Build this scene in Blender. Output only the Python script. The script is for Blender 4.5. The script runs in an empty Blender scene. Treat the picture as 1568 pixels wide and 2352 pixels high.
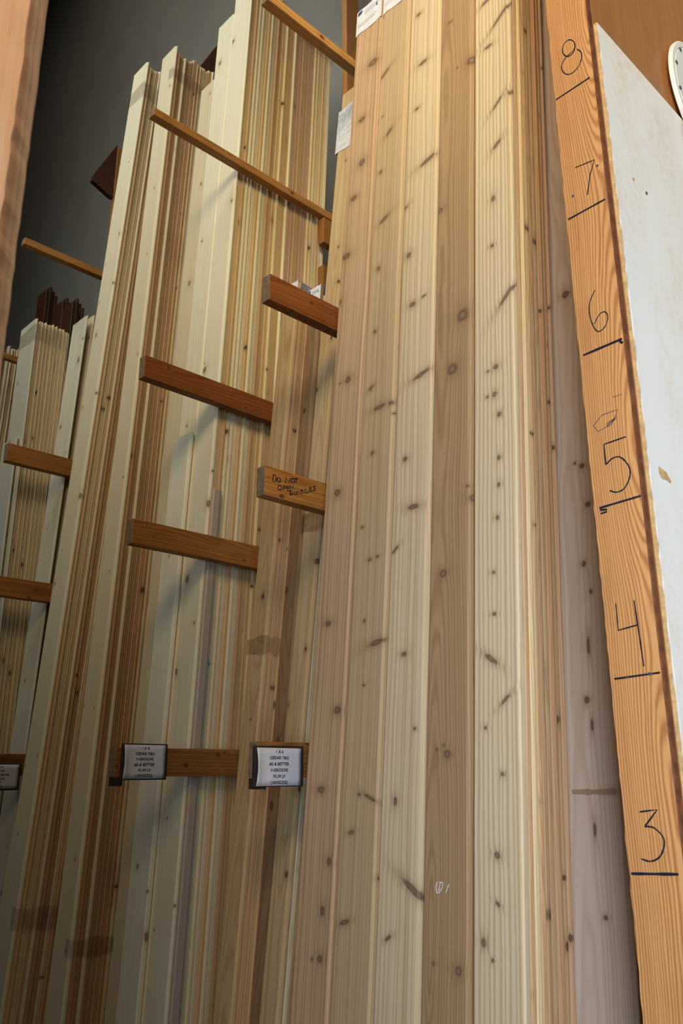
import bpy, bmesh, math, random
from mathutils import Vector, Matrix
random.seed(7)
S = bpy.context.scene
COL = S.collection
FLOOR = -0.15

# ------------------------------------------------------------------ camera
F_PX, YAW, PITCH, ROLL, HC = 1929.5, 0.8013, 0.2985, -0.003, 1.0721
fw = Vector((-math.sin(YAW)*math.cos(PITCH), math.cos(YAW)*math.cos(PITCH), math.sin(PITCH)))
r0 = Vector((math.cos(YAW), math.sin(YAW), 0)); u0 = r0.cross(fw)
rt = math.cos(ROLL)*r0 + math.sin(ROLL)*u0
up = -math.sin(ROLL)*r0 + math.cos(ROLL)*u0
EYE = Vector((0, 0, HC))
cd = bpy.data.cameras.new('camera'); cam = bpy.data.objects.new('camera', cd); COL.objects.link(cam)
cd.sensor_fit = 'VERTICAL'; cd.sensor_height = 36.0; cd.lens = F_PX/2352*36
cd.dof.use_dof = True; cd.dof.focus_distance = 2.2; cd.dof.aperture_fstop = 8.5
cd.clip_start = 0.02
m = Matrix((rt, up, -fw)).transposed().to_4x4(); m.translation = EYE
cam.matrix_world = m
S.camera = cam

def ray(u, v):
    return fw*F_PX + rt*(u-784) + up*(1176-v)
def hit(u, v, p, n):
    d = ray(u, v); return EYE + d*((p-EYE).dot(n)/d.dot(n))
def at(u, v, ax, val):
    n = Vector((0, 0, 0)); n[ax] = 1
    return hit(u, v, n*val, n)

# ------------------------------------------------------------------ helpers
def link(name, me, mat=None, parent=None):
    o = bpy.data.objects.new(name, me); COL.objects.link(o)
    if parent is not None: o.parent = parent
    if mat is not None and me is not None:
        for mm in (mat if isinstance(mat, (list, tuple)) else [mat]): me.materials.append(mm)
    return o
def empty(name, loc=(0, 0, 0)):
    o = bpy.data.objects.new(name, None); COL.objects.link(o); o.location = loc
    o.empty_display_size = .05
    return o
def tag(o, label, cat, group=None):
    o['label'] = label; o['category'] = cat
    if group: o['group'] = group
    return o
def struct(o): o['kind'] = 'structure'; return o
def mesh(name, bm):
    bmesh.ops.recalc_face_normals(bm, faces=bm.faces)
    me = bpy.data.meshes.new(name); bm.to_mesh(me); bm.free(); return me
def box_bm(x0, x1, y0, y1, z0, z1, bev=0.0, seg=2, bm=None):
    bm = bm or bmesh.new()
    g = bmesh.ops.create_cube(bm, size=1)
    vs = g['verts']
    for v in vs:
        v.co = Vector(((x0+x1)/2+v.co.x*(x1-x0), (y0+y1)/2+v.co.y*(y1-y0), (z0+z1)/2+v.co.z*(z1-z0)))
    if bev:
        es = list({e for v in vs for e in v.link_edges})
        bmesh.ops.bevel(bm, geom=es, offset=bev, segments=seg, affect='EDGES', profile=.5)
    return bm
def box(name, x0, x1, y0, y1, z0, z1, mat, parent=None, bev=0.0, org=None):
    me = mesh(name, box_bm(x0, x1, y0, y1, z0, z1, bev))
    if org is not None:
        me.transform(Matrix.Translation(-Vector(org)))
    o = link(name, me, mat, parent)
    if org is not None: o.location = org
    return o
def frame_of(origin, ex, ez):
    """4x4 with x = ex, z = ez (unit), y = ez x ex."""
    ey = ez.cross(ex); mm = Matrix((ex, ey, ez)).transposed().to_4x4(); mm.translation = origin; return mm
def curve_pts(P, k=6):
    out = []
    for i in range(len(P)-1):
        p0, p1, p2, p3 = P[max(i-1, 0)], P[i], P[i+1], P[min(i+2, len(P)-1)]
        for j in range(k):
            t = j/k
            out.append(tuple(.5*(2*b+(c-a)*t+(2*a-5*b+4*c-d)*t*t+(3*b-a-3*c+d)*t**3) for a, b, c, d in zip(p0, p1, p2, p3)))
    return out+[P[-1]]
def strokes(name, lines, width, to3d, normal, mat, parent, lift=0.0004, closed=False):
    """pen strokes lying on a surface: ribbons of real width"""
    bm = bmesh.new()
    for ln in lines:
        P = [to3d(*p) for p in ln]
        Q = []
        for i in range(len(P)-1):
            n = max(1, int((P[i+1]-P[i]).length/.012))
            for k in range(n): Q.append(P[i].lerp(P[i+1], k/n))
        Q.append(P[-1])
        prev = None
        for i, p in enumerate(Q):
            t = (Q[min(i+1, len(Q)-1)]-Q[max(i-1, 0)])
            if t.length < 1e-7: continue
            s = normal.cross(t.normalized())*(width/2*(0.8+.4*random.random()))
            a = bm.verts.new(p+normal*lift+s); b = bm.verts.new(p+normal*lift-s)
            if prev: bm.faces.new((prev[0], a, b, prev[1]))
            prev = (a, b)
    me = mesh(name, bm)
    if parent is not None: me.transform(parent.matrix_world.inverted())
    return link(name, me, mat, parent)
def arc(cx, cy, rx, ry, a0=0, a1=360, n=18, tilt=0):
    o = []
    for i in range(n+1):
        a = math.radians(a0+(a1-a0)*i/n); x, y = rx*math.cos(a), ry*math.sin(a); t = math.radians(tilt)
        o.append((cx+x*math.cos(t)-y*math.sin(t), cy+x*math.sin(t)+y*math.cos(t)))
    return o
ORD = ('first second third fourth fifth sixth seventh eighth ninth tenth eleventh twelfth thirteenth fourteenth fifteenth sixteenth '
       'seventeenth eighteenth nineteenth twentieth twenty-first twenty-second twenty-third twenty-fourth twenty-fifth twenty-sixth '
       'twenty-seventh twenty-eighth twenty-ninth thirtieth').split()

# ------------------------------------------------------------------ materials
class NT:
    def __init__(s, tree): s.t = tree; s.n = tree.nodes; s.l = tree.links
    def node(s, typ, **kw):
        n = s.n.new(typ)
        for k, v in kw.items(): setattr(n, k, v)
        return n
    def put(s, sock, v):
        if isinstance(v, bpy.types.NodeSocket): s.l.new(v, sock)
        elif v is not None:
            if hasattr(sock.default_value, '__len__') and not hasattr(v, '__len__'): v = (v,)*len(sock.default_value)
            if hasattr(v, '__len__') and len(sock.default_value) == 4 and len(v) == 3: v = (*v, 1)
            sock.default_value = v
    def m(s, op, a, b=None, c=None, clamp=False):
        n = s.node('ShaderNodeMath', operation=op, use_clamp=clamp)
        for i, v in enumerate((a, b, c)):
            if v is not None: s.put(n.inputs[i], v)
        return n.outputs[0]
    def vm(s, op, a, b=None):
        n = s.node('ShaderNodeVectorMath', operation=op)
        s.put(n.inputs[0], a)
        if b is not None: s.put(n.inputs[1], b)
        return n.outputs['Value'] if op in ('LENGTH', 'DOT_PRODUCT', 'DISTANCE') else n.outputs[0]
    def xyz(s, x=0, y=0, z=0):
        n = s.node('ShaderNodeCombineXYZ')
        for i, v in enumerate((x, y, z)): s.put(n.inputs[i], v)
        return n.outputs[0]
    def sep(s, v):
        n = s.node('ShaderNodeSeparateXYZ'); s.put(n.inputs[0], v); return n.outputs
    def noise(s, vec, scale=1, detail=2, rough=.5, dim='3D'):
        n = s.node('ShaderNodeTexNoise', noise_dimensions=dim)
        if dim == '1D': s.put(n.inputs['W'], vec)
        else: s.put(n.inputs['Vector'], vec)
        n.inputs['Scale'].default_value = scale; n.inputs['Detail'].default_value = detail; n.inputs['Roughness'].default_value = rough
        return n.outputs[0]
    def mix(s, f, a, b, blend='MIX'):
        n = s.node('ShaderNodeMix', data_type='RGBA', blend_type=blend); n.clamp_factor = True
        s.put(n.inputs[0], f); s.put(n.inputs[6], a); s.put(n.inputs[7], b); return n.outputs[2]
    def rng(s, v, a, b, c, d, smooth=True):
        n = s.node('ShaderNodeMapRange', interpolation_type='SMOOTHSTEP' if smooth else 'LINEAR')
        s.put(n.inputs[0], v)
        for i, k in enumerate((a, b, c, d)): s.put(n.inputs[i+1], k)
        return n.outputs[0]

def new_mat(name):
    mt = bpy.data.materials.new(name); mt.use_nodes = True; t = NT(mt.node_tree)
    b = next(n for n in t.n if n.type == 'BSDF_PRINCIPLED'); return mt, t, b
def plain(name, col, rough=.6, metal=0, noise=0, scale=30, spec=.3):
    mt, t, b = new_mat(name)
    b.inputs['Roughness'].default_value = rough; b.inputs['Metallic'].default_value = metal
    b.inputs['Specular IOR Level'].default_value = spec
    if noise:
        tc = t.node('ShaderNodeTexCoord').outputs['Object']
        n = t.noise(tc, scale, 4, .6)
        c = t.mix(t.rng(n, .3, .7, 0, 1), tuple(x*(1-noise) for x in col), tuple(min(1, x*(1+noise)) for x in col))
        t.put(b.inputs['Base Color'], c)
    else: b.inputs['Base Color'].default_value = (*col, 1)
    return mt

# one knot: distance to an ellipse around it, kept as a running minimum, and how far it pushes the grain aside
KG = bpy.data.node_groups.new('knot', 'ShaderNodeTree')
for nm, ty in (('P', 'NodeSocketVector'), ('C', 'NodeSocketVector'), ('A', 'NodeSocketVector'), ('B', 'NodeSocketVector'), ('D', 'NodeSocketFloat'), ('W', 'NodeSocketFloat')):
    KG.interface.new_socket(nm, in_out='INPUT', socket_type=ty)
for nm in ('D', 'W'): KG.interface.new_socket(nm, in_out='OUTPUT', socket_type='NodeSocketFloat')
_t = NT(KG); _i = _t.node('NodeGroupInput'); _o = _t.node('NodeGroupOutput')
_d = _t.vm('SUBTRACT', _i.outputs['P'], _i.outputs['C'])
_a = _t.vm('DOT_PRODUCT', _d, _i.outputs['A']); _b = _t.vm('DOT_PRODUCT', _d, _i.outputs['B'])
_l = _t.m('SQRT', _t.m('ADD', _t.m('MULTIPLY', _a, _a), _t.m('MULTIPLY', _b, _b)))
_t.l.new(_t.m('MINIMUM', _l, _i.outputs['D']), _o.inputs['D'])
_e = _t.m('MULTIPLY', _a, _t.m('EXPONENT', _t.m('MULTIPLY', _t.m('MULTIPLY', _l, _l), -.22)))
_t.l.new(_t.m('ADD', _i.outputs['W'], _e), _o.inputs['W'])

def wood(name, light, dark, freq=220, ring=.6, streak=.5, fiber=.25, halo=(.30, .16, .07), knot=(.10, .05, .025), core=(.25, .16, .09),
         density=.35, cell=(.11, .24), krad=(.003, .008), explicit=None, pith=.05, rough=.62, tint=True, along='Z', wave=.022, blotch=0, bump=.15, warp=.006, pithx=0.0, irr=9, sfreq=60):
    mt, t, b = new_mat(name)
    P = t.node('ShaderNodeTexCoord').outputs['Object']
    oi = t.node('ShaderNodeObjectInfo'); R = oi.outputs['Random']
    x, y, z = t.sep(P)
    if along == 'Y': x, y, z = x, z, y
    if along == 'YX': x, y, z = z, x, y          # lying boards seen on their broad side
    Q = t.xyz(x, y, z)
    r1 = t.m('FRACT', t.m('MULTIPLY', R, 17.31)); r2 = t.m('FRACT', t.m('MULTIPLY', R, 91.73)); r3 = t.m('FRACT', t.m('MULTIPLY', R, 53.9))
    zo = t.m('ADD', z, t.m('MULTIPLY', R, 41.0)); xo = t.m('ADD', x, t.m('MULTIPLY', r3, 5.0))
    # knots
    if explicit is not None:
        D = 99.0; W = 0.0
        Kp = t.xyz(x, z, 0)
        wob = t.noise(t.vm('MULTIPLY', t.xyz(x, z, 0), (90, 60, 1)), 1, 2)
        for (cx, cz, rx, rz, ang) in explicit:
            g = t.node('ShaderNodeGroup'); g.node_tree = KG
            t.put(g.inputs['P'], Kp); g.inputs['C'].default_value = (cx, cz, 0)
            c, s_ = math.cos(ang), math.sin(ang)
            g.inputs['A'].default_value = (c/rx, s_/rx, 0); g.inputs['B'].default_value = (-s_/rz, c/rz, 0)
            t.put(g.inputs['D'], D); t.put(g.inputs['W'], W); D, W = g.outputs['D'], g.outputs['W']
        D = t.m('ADD', D, t.m('MULTIPLY', t.m('SUBTRACT', wob, .5), .7))
        W = t.m('MULTIPLY', W, -warp)
    else:
        kv = t.xyz(t.m('MULTIPLY', xo, 1/cell[0]), t.m('MULTIPLY', zo, 1/cell[1]), 0)
        vo = t.node('ShaderNodeTexVoronoi', voronoi_dimensions='2D', feature='F1'); t.put(vo.inputs['Vector'], kv); vo.inputs['Scale'].default_value = 1
        dl = t.vm('MULTIPLY', t.vm('SUBTRACT', kv, vo.outputs['Position']), (cell[0], cell[1]*.7, 0))
        cr, cg, cb = t.sep(vo.outputs['Color'])
        rad = t.m('ADD', krad[0], t.m('MULTIPLY', t.m('MULTIPLY', cg, cg), krad[1]-krad[0]))
        D = t.m('DIVIDE', t.vm('LENGTH', dl), rad)
        D = t.m('ADD', D, t.m('MULTIPLY', t.m('GREATER_THAN', cr, density), 90.0))
        D = t.m('ADD', D, t.m('MULTIPLY', t.m('SUBTRACT', t.noise(t.vm('MULTIPLY', t.xyz(xo, zo, 0), (120, 70, 1)), 1, 2), .5), .8))
        W = t.m('MULTIPLY', t.m('EXPONENT', t.m('MULTIPLY', t.m('MULTIPLY', D, D), -.15)), .006)
    # growth rings around a pith that wanders along the board
    zn = t.m('SUBTRACT', t.noise(t.xyz(t.m('MULTIPLY', R, 33), 0, t.m('MULTIPLY', zo, 1.1)), 1, 1), .5)
    fine = t.m('SUBTRACT', t.noise(t.vm('MULTIPLY', t.xyz(xo, y, zo), (22, 22, 3.5)), 1, 3), .5)
    px = t.m('SUBTRACT', t.m('ADD', t.m('ADD', x, pithx), t.m('MULTIPLY', t.m('SUBTRACT', r1, .5), -.11)), W)
    py = t.m('ADD', t.m('ADD', y, t.m('ADD', pith, t.m('MULTIPLY', r2, .06))), t.m('MULTIPLY', zn, wave*3))
    rr = t.m('SQRT', t.m('ADD', t.m('MULTIPLY', px, px), t.m('MULTIPLY', py, py)))
    rr = t.m('ADD', rr, t.m('MULTIPLY', fine, .010))
    ph = t.m('ADD', t.m('MULTIPLY', rr, freq*2*math.pi), t.m('MULTIPLY', t.noise(t.m('ADD', t.m('MULTIPLY', rr, 70), t.m('MULTIPLY', R, 30)), 1, 1, dim='1D'), irr))
    sn = t.m('ADD', t.m('MULTIPLY', t.m('SINE', ph), .5), .5)
    sn = t.m('POWER', sn, 1.7)
    st = t.m('SUBTRACT', t.noise(t.vm('MULTIPLY', t.xyz(xo, y, zo), (sfreq, sfreq, .5)), 1, 4, .65), .5)
    fb = t.m('SUBTRACT', t.noise(t.vm('MULTIPLY', t.xyz(xo, y, zo), (700, 700, 9)), 1, 2), .5)
    f = t.m('ADD', t.m('MULTIPLY', sn, ring), t.m('ADD', t.m('MULTIPLY', st, streak*2), t.m('MULTIPLY', fb, fiber*2)))
    f = t.m('ADD', f, .12, clamp=True)
    c = t.mix(f, light, dark)
    if blotch:
        bl = t.noise(t.vm('MULTIPLY', t.xyz(xo, y, zo), (14, 14, 5)), 1, 4, .65)
        c = t.mix(t.m('MULTIPLY', t.rng(bl, .45, .72, 0, 1), blotch), c, tuple(k*.42 for k in dark))
    if tint: c = t.mix(1.0, c, oi.outputs['Color'], 'MULTIPLY')
    h = t.m('EXPONENT', t.m('MULTIPLY', t.m('POWER', t.m('MAXIMUM', D, 0.0), 1.6), -.30))
    c = t.mix(t.m('MULTIPLY', h, .62), c, halo)
    c = t.mix(t.m('MULTIPLY', t.rng(D, .62, 1.45, 1, 0), .85), c, knot)
    c = t.mix(t.m('MULTIPLY', t.rng(D, .15, .80, 1, 0), .85), c, core)
    t.put(b.inputs['Base Color'], c)
    b.inputs['Roughness'].default_value = rough; b.inputs['Specular IOR Level'].default_value = .25
    if bump:
        bp = t.node('ShaderNodeBump'); bp.inputs['Strength'].default_value = bump; bp.inputs['Distance'].default_value = .001
        t.put(bp.inputs['Height'], t.m('ADD', sn, fb)); t.l.new(bp.outputs[0], b.inputs['Normal'])
    return mt

SPRUCE = wood('spruce', (1, .98, .93), (.90, .80, .62), freq=160, ring=.30, streak=.55, density=.42, cell=(.09, .30), krad=(.0025, .010), halo=(.50, .34, .17), knot=(.13, .07, .04), core=(.42, .29, .17))
EDGE = wood('spruce_edge', (1, .95, .86), (.80, .62, .42), freq=260, ring=.35, streak=.7, density=.30, cell=(.05, .55), krad=(.003, .010), halo=(.30, .15, .06), knot=(.05, .022, .012), core=(.16, .07, .035))
CEDARB = wood('cedar', (1, .95, .86), (.72, .55, .38), freq=190, ring=.5, streak=.6, density=.55, cell=(.08, .22), krad=(.003, .0085), halo=(.26, .15, .07), knot=(.07, .035, .02), core=(.16, .10, .06))
FIR = wood('stained_fir', (1, .92, .80), (.55, .42, .30), freq=150, ring=.6, streak=.5, density=.45, cell=(.05, .13), krad=(.003, .008), halo=(.36, .13, .03), knot=(.07, .022, .01), core=(.22, .09, .03), along='YX', blotch=.3, rough=.5, sfreq=40)
FIRV = wood('fir_post', (1, .92, .80), (.55, .42, .30), freq=150, ring=.5, streak=.5, density=.1, halo=(.30, .10, .02), blotch=.2, rough=.6)
ENDG = plain('end_grain', (.27, .19, .11), .85, noise=.25, scale=60)
INK = plain('marker_ink', (.012, .013, .022), .6)
PENCIL = plain('pencil', (.10, .08, .08), .7)
PAPER = plain('paper', (.80, .80, .84), .6, noise=.03, scale=20)
DARKP = plain('sign_backing', (.045, .035, .03), .45, noise=.2)
STEEL = plain('screw_steel', (.22, .23, .25), .4, .8)
CHALK = plain('white_crayon', (.85, .85, .88), .7)

def tape_mat():
    mt, t, b = new_mat('clear_tape')
    out = next(n for n in t.n if n.type == 'OUTPUT_MATERIAL')
    tr = t.node('ShaderNodeBsdfTransparent'); tr.inputs[0].default_value = (.92, .905, .90, 1)
    gl = t.node('ShaderNodeBsdfGlossy'); gl.inputs['Roughness'].default_value = .16; gl.inputs['Color'].default_value = (.9, .9, .92, 1)
    tc = t.node('ShaderNodeTexCoord').outputs['Object']
    n = t.noise(tc, 45, 4, .6)
    bp = t.node('ShaderNodeBump'); bp.inputs['Strength'].default_value = .6; bp.inputs['Distance'].default_value = .004; t.put(bp.inputs['Height'], n)
    t.l.new(bp.outputs[0], gl.inputs['Normal'])
    mx = t.node('ShaderNodeMixShader'); t.put(mx.inputs[0], t.rng(n, .35, .7, .10, .26))
    t.l.new(tr.outputs[0], mx.inputs[1]); t.l.new(gl.outputs[0], mx.inputs[2]); t.l.new(mx.outputs[0], out.inputs['Surface'])
    return mt
TAPE = tape_mat()
WRAP = plain('plastic_wrap', (.75, .75, .76), .22, spec=.6, noise=.2, scale=60)

# ------------------------------------------------------------------ tongue-and-groove boards
T = 0.0174
def tg_profile(w, t, flip, groove=False, vg=.0055):
    """closed outline (x, y), y = 0 on the show face; tongue on +x unless flipped"""
    tn, a, b = .0065, t*.34, t*.70
    P = [(-w/2+vg, 0), (w/2-vg, 0), (w/2, vg), (w/2, a), (w/2+tn, a+.0008), (w/2+tn, b-.0008), (w/2, b), (w/2, t-.001), (w/2-.001, t),
         (-w/2+.001, t), (-w/2, t-.001), (-w/2, b), (-w/2+tn, b-.0005), (-w/2+tn, a+.0005), (-w/2, a), (-w/2, vg)]
    if flip: P = [(-x, y) for x, y in reversed(P)]
    return P
def board_mesh(w, L, t=T, flip=False, chop=0.0):
    P = tg_profile(w, t, flip)
    bm = bmesh.new()
    n = len(P); rows = []
    for z in (0, L):
        rows.append([bm.verts.new((x, y, z)) for x, y in P])
    for i in range(n):
        bm.faces.new((rows[0][i], rows[0][(i+1) % n], rows[1][(i+1) % n], rows[1][i]))
    bm.faces.new(rows[1]); bm.faces.new(list(reversed(rows[0])))
    return mesh('board', bm)
def place(o, xr, w, y0, s, off=0.0, roll=0.0):
    """stand a board on the floor: right edge at xr, show face on the leaning plane y = y0 + s z, set back by off"""
    o.location = (xr-w/2, y0+s*FLOOR+off*math.sqrt(1+s*s), FLOOR)
    o.rotation_euler = (-math.atan(s), roll, 0)
def board(name, label, xr, w, y0, s, ztop, mat, col, off=0.0, flip=False, group=None, cat='board', roll=0.0, t=T):
    L = (ztop-FLOOR)*math.sqrt(1+s*s)
    o = link(name, board_mesh(w, L, t, flip), mat)
    place(o, xr, w, y0, s, off, roll); o.color = (*col, 1)
    return tag(o, label, cat, group)
def jit(c, a=.06):
    k = 1+random.uniform(-a, a); return tuple(min(1, x*k*(1+random.uniform(-a/3, a/3))) for x in c)

PALE = (.83, .76, .56); TAN = (.68, .48, .26); RED = (.64, .42, .25); STRAW = (.78, .63, .39); BROWN = (.55, .37, .21); PINK = (.60, .40, .27)
def edge_pick(ws): return random.choices((TAN, RED, STRAW, BROWN, PALE, PINK), ws)[0]

def stack(name, what, where, group, xr, w, y0, s, ztop, n, mat, ws, start=1, pitch=.0189, tops=None, base=0.0, xj=.002, front=None):
    for i in range(start, n):
        zt = (tops(i) if tops else ztop)+random.uniform(-.012, .012)
        ww = w-random.uniform(0, .002)
        board(name, f'{what}, {ORD[i]} from the front {where}', xr+random.uniform(-xj, xj*.3), ww, y0, s, zt, mat, jit(edge_pick(ws)),
              off=base+i*pitch, flip=random.random() < .5, group=group)

# ---- bay one: big cedar boards
A_Y, A_S, A_TOP = 1.404, .083, None
n_pl = Vector((0, 1, -A_S)).normalized(); p_pl = Vector((0, A_Y, 0))
A_TOP = hit(806, 45, p_pl, n_pl).z
# right-hand edges of the five boards, read on the leaning plane
A_edges = []
for (ua, va, ub, vb) in ((803, 100, 684, 2340), (866, 100, 771, 2340), (930, 100, 871, 2340), (1004, 100, 975, 2340), (1088, 100, 1083, 2340), (1173, 100, 1215, 2340)):
    A_edges.append((hit(ua, va, p_pl, n_pl).x+hit(ub, vb, p_pl, n_pl).x)/2)
def px_knots(lst, xc, y0, s, off=0.0):
    """knots read off the photograph as (u, v, ru, rv, tilt) -> board coordinates on the board's own face"""
    n = Vector((0, 1, -s)).normalized(); p = Vector((0, y0, 0))+n*off
    out = []
    for (u, v, ru, rv, a) in lst:
        c = hit(u, v, p, n); e = hit(u+ru, v, p, n); g = hit(u, v-rv, p, n)
        L = (c.z-FLOOR)*math.sqrt(1+s*s)
        out.append((c.x-xc, L, max(.0035, (e-c).length*1.12), max(.0035, (g-c).length*1.05), math.radians(a)))
    return out
k1 = .3444; k7 = .3189
def z1(X, Y, r, q=None, a=0): return (680+X*k1, 500+Y*k1, r*k1, (q or r)*k1, a)
def z2(X, Y, r, q=None, a=0): return (680+X*k1, 1300+Y*k1, r*k1, (q or r)*k1, a)
def z3(X, Y, r, q=None, a=0): return (680+X*k1, 1900+Y*k1, r*k1, (q or r)*k1, a)
def z7(X, Y, r, q=None, a=0): return (700+X*k7, Y*k7, r*k7, (q or r)*k7, a)
c_ = .2985
def m1(X, Y, r, q=None, a=0): return (1100+X*c_, 500+Y*c_, r*c_, (q or r)*c_, a)
def m2(X, Y, r, q=None, a=0): return (1100+X*c_, 1200+Y*c_, r*c_, (q or r)*c_, a)
def m3(X, Y, r, q=None, a=0): return (1100+X*c_, 1750+Y*c_, r*c_, (q or r)*c_, a)
KN = [
 [z7(490, 450, 20), z7(410, 860, 14), z7(410, 1170, 14, 20), z7(350, 1430, 15), z1(335, 257, 17), z1(280, 572, 14), z1(345, 1080, 13, 20), z1(292, 1105, 5), z1(275, 1835, 15, 20),
  z2(213, 383, 15, 17), z2(275, 960, 18, 22), z2(165, 1490, 18, 22), z2(220, 1970, 12, 24), z3(175, 560, 12, 28), z3(157, 880, 13, 24), z3(105, 880, 5, 9)],
 [z7(575, 530, 26, 9, 35), z7(605, 950, 18, 10, 40), z7(545, 1240, 7, 10), z7(560, 840, 4), z1(585, 10, 22, 10, 25), z1(548, 340, 8, 12), z1(525, 760, 7, 11), z1(500, 1135, 14, 10, 35), z1(555, 1262, 28, 13, 5),
  z1(630, 1235, 12), z1(507, 1570, 10, 12), z1(645, 1300, 7), z1(490, 2280, 10), z1(540, 2260, 9, 7), z1(440, 2065, 7), z2(455, 365, 7, 9), z2(535, 510, 42, 16, 12), z2(450, 795, 6, 9),
  z2(420, 1525, 9), z2(490, 1545, 36, 7, -22), z2(365, 1775, 16, 12, 15), z2(538, 2085, 9), z3(318, 635, 26, 15, 18)],
 [z7(850, 450, 18, 12), z7(805, 785, 9), z7(885, 1150, 38, 13, 14), z7(720, 1505, 16, 10, 30), z7(820, 105, 9), z1(750, 250, 11, 15), z1(775, 578, 14), z1(850, 523, 10, 4, 15), z1(832, 1045, 42, 13, 14),
  z1(727, 1610, 11, 15), z1(780, 1928, 28, 15, -5), z1(660, 2215, 20, 9, 40), z2(718, 588, 14), z2(790, 1085, 7, 4), z2(660, 1570, 10, 26), z3(785, 425, 75, 22, -32), z3(612, 740, 18, 12, 35)],
 [z7(1045, 160, 8), z7(1195, 430, 20, 24), z7(1095, 490, 5), z7(970, 1520, 16), z1(1110, 650, 28, 36), z1(1040, 1010, 26, 32), z1(1140, 1790, 8), z1(1172, 1860, 20, 22), z2(980, 50, 18, 24), z2(1005, 1255, 20, 24),
  z2(938, 1225, 5), z2(985, 1195, 8), z3(1082, 960, 20, 30), z3(915, 910, 7, 10)],
 [z7(1305, 10, 22, 10, 20), z7(1415, 100, 65, 9, 42), z7(1320, 335, 16, 10), z7(1475, 655, 12), z7(1385, 740, 36, 8, 45), z7(1380, 1040, 24, 11, 40), z7(1355, 1430, 9, 18), z1(1305, 187, 10), z1(1405, 510, 60, 11, 48),
  z1(1330, 995, 13, 15), z1(1278, 1025, 6), z1(1322, 1177, 12, 15), z1(1275, 1195, 4), z1(1352, 1310, 11, 14), z1(1350, 1600, 9, 14), z1(1350, 1780, 9, 14), z1(1340, 2000, 9, 14), z2(1315, 42, 9), z2(1320, 320, 11, 8),
  z2(1300, 620, 40, 15, -35), z2(1395, 890, 34, 10, 42), z2(1260, 1080, 6), z2(1375, 1388, 10, 13), z2(1340, 1930, 16, 20, -30), z2(1345, 2255, 15, 10, -35), z3(1250, 770, 14, 30), z3(1310, 890, 4)]]
A_look = [((.64, .43, .25), (.41, .245, .125), 75, .60), ((.62, .44, .25), (.44, .29, .15), 95, .5), ((.78, .61, .39), (.53, .36, .19), 85, .55),
          ((.48, .305, .155), (.345, .205, .095), 140, .75), ((.79, .62, .40), (.58, .42, .23), 85, .9)]
A_lab = ['pinkish cedar board with scattered knots, beside the rack arm reading do not open bundles',
         'dull yellow cedar board with two slanted dark knots, second from the rack arms',
         'pale cedar board with a large wedge-shaped knot near its foot',
         'dark brown cedar board with a white crayon scrawl near its foot',
         'cream cedar board with bold stripes and a row of small knots down its middle']
A_objs = []
for i in range(5):
    xl, xr = A_edges[i], A_edges[i+1]
    w = xr-xl-.0105
    xc = xl+.0005+w/2
    li, da, fq, rg = A_look[i]
    mt = wood(f'cedar_face_{i}', li, da, freq=fq, ring=rg, explicit=px_knots(KN[i], xc, A_Y, A_S), halo=(.27, .15, .07), knot=(.15, .08, .05), core=(.30, .20, .13), tint=False, pith=(.05, .05, .05, .03, .02)[i], wave=(.02, .015, .015, .04, .010)[i], pithx=(.10, .12, .10, 0, .38)[i], warp=.0045, irr=(8, 8, 8, 7, 4)[i], streak=(.8, .7, .7, .55, .45)[i])
    o = board('cedar_board', A_lab[i], xc+w/2, w, A_Y, A_S, A_TOP, mt, (1, 1, 1), group='wide cedar boards in the front row')
    A_objs.append((o, xc, w))
# the boards stacked behind the striped one: only their edges show
stack('cedar_board', 'edge-on cedar board', 'in the stack headed by the striped cream board', 'cedar boards stacked behind the striped board', A_edges[5]-.0065, .13, A_Y, A_S, A_TOP+.02, 9, CEDARB, (4, 3, 2, 4, 0, 4), pitch=.0189)
# white crayon scrawl
o4, xc4, w4 = A_objs[3]
bpy.context.view_layer.update()
def on_A(u, v): return hit(u, v, p_pl, n_pl)
strokes('crayon_mark', [[z3(940, 365, 1)[:2], z3(932, 400, 1)[:2], z3(938, 440, 1)[:2], z3(955, 435, 1)[:2]], [z3(955, 368, 1)[:2], z3(978, 368, 1)[:2], z3(975, 400, 1)[:2], z3(955, 435, 1)[:2]],
                        [z3(1018, 380, 1)[:2], z3(998, 438, 1)[:2]], [z3(962, 372, 1)[:2], z3(950, 425, 1)[:2]]], .0022, on_A, -n_pl, CHALK, o4)
# the second cedar stack, farther back beside the measuring post
M_Y, M_S = 1.580, .091
nm_ = Vector((0, 1, -M_S)).normalized(); pm_ = Vector((0, M_Y, 0))
mxl = hit(1319, 2340, pm_, nm_).x; mxr = mxl+.128; mxl -= .012
KM = [m1(665, 590, 22, 22), m1(790, 1910, 14, 18), m1(835, 2205, 16, 18), m1(735, 1890, 5), m2(805, 315, 14, 20), m2(860, 530, 8, 14), m2(830, 1365, 17, 24), m3(1020, 225, 26, 14), m3(975, 1200, 15, 17), m2(840, 950, 7, 60), m2(870, 1560, 7, 40), m3(890, 520, 6, 50)]
mtM = wood('cedar_face_grey', (.66, .52, .40), (.49, .355, .25), freq=200, ring=.5, streak=.5, explicit=px_knots(KM, (mxl+mxr)/2, M_Y, M_S), halo=(.27, .15, .07), knot=(.10, .05, .03), core=(.24, .16, .10), tint=False)
mb = board('cedar_board', 'greyish cedar board with a pitch streak, half hidden by the numbered measuring post', mxr, mxr-mxl, M_Y, M_S, A_TOP+.25, mtM, (1, 1, 1))
bpy.context.view_layer.update()
strokes('stain_band', [[(1313, 1819), (1414, 1819)]], .011, lambda u, v: hit(u, v, pm_, nm_), -nm_, plain('stain', (.36, .24, .15), .7), mb)
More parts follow.
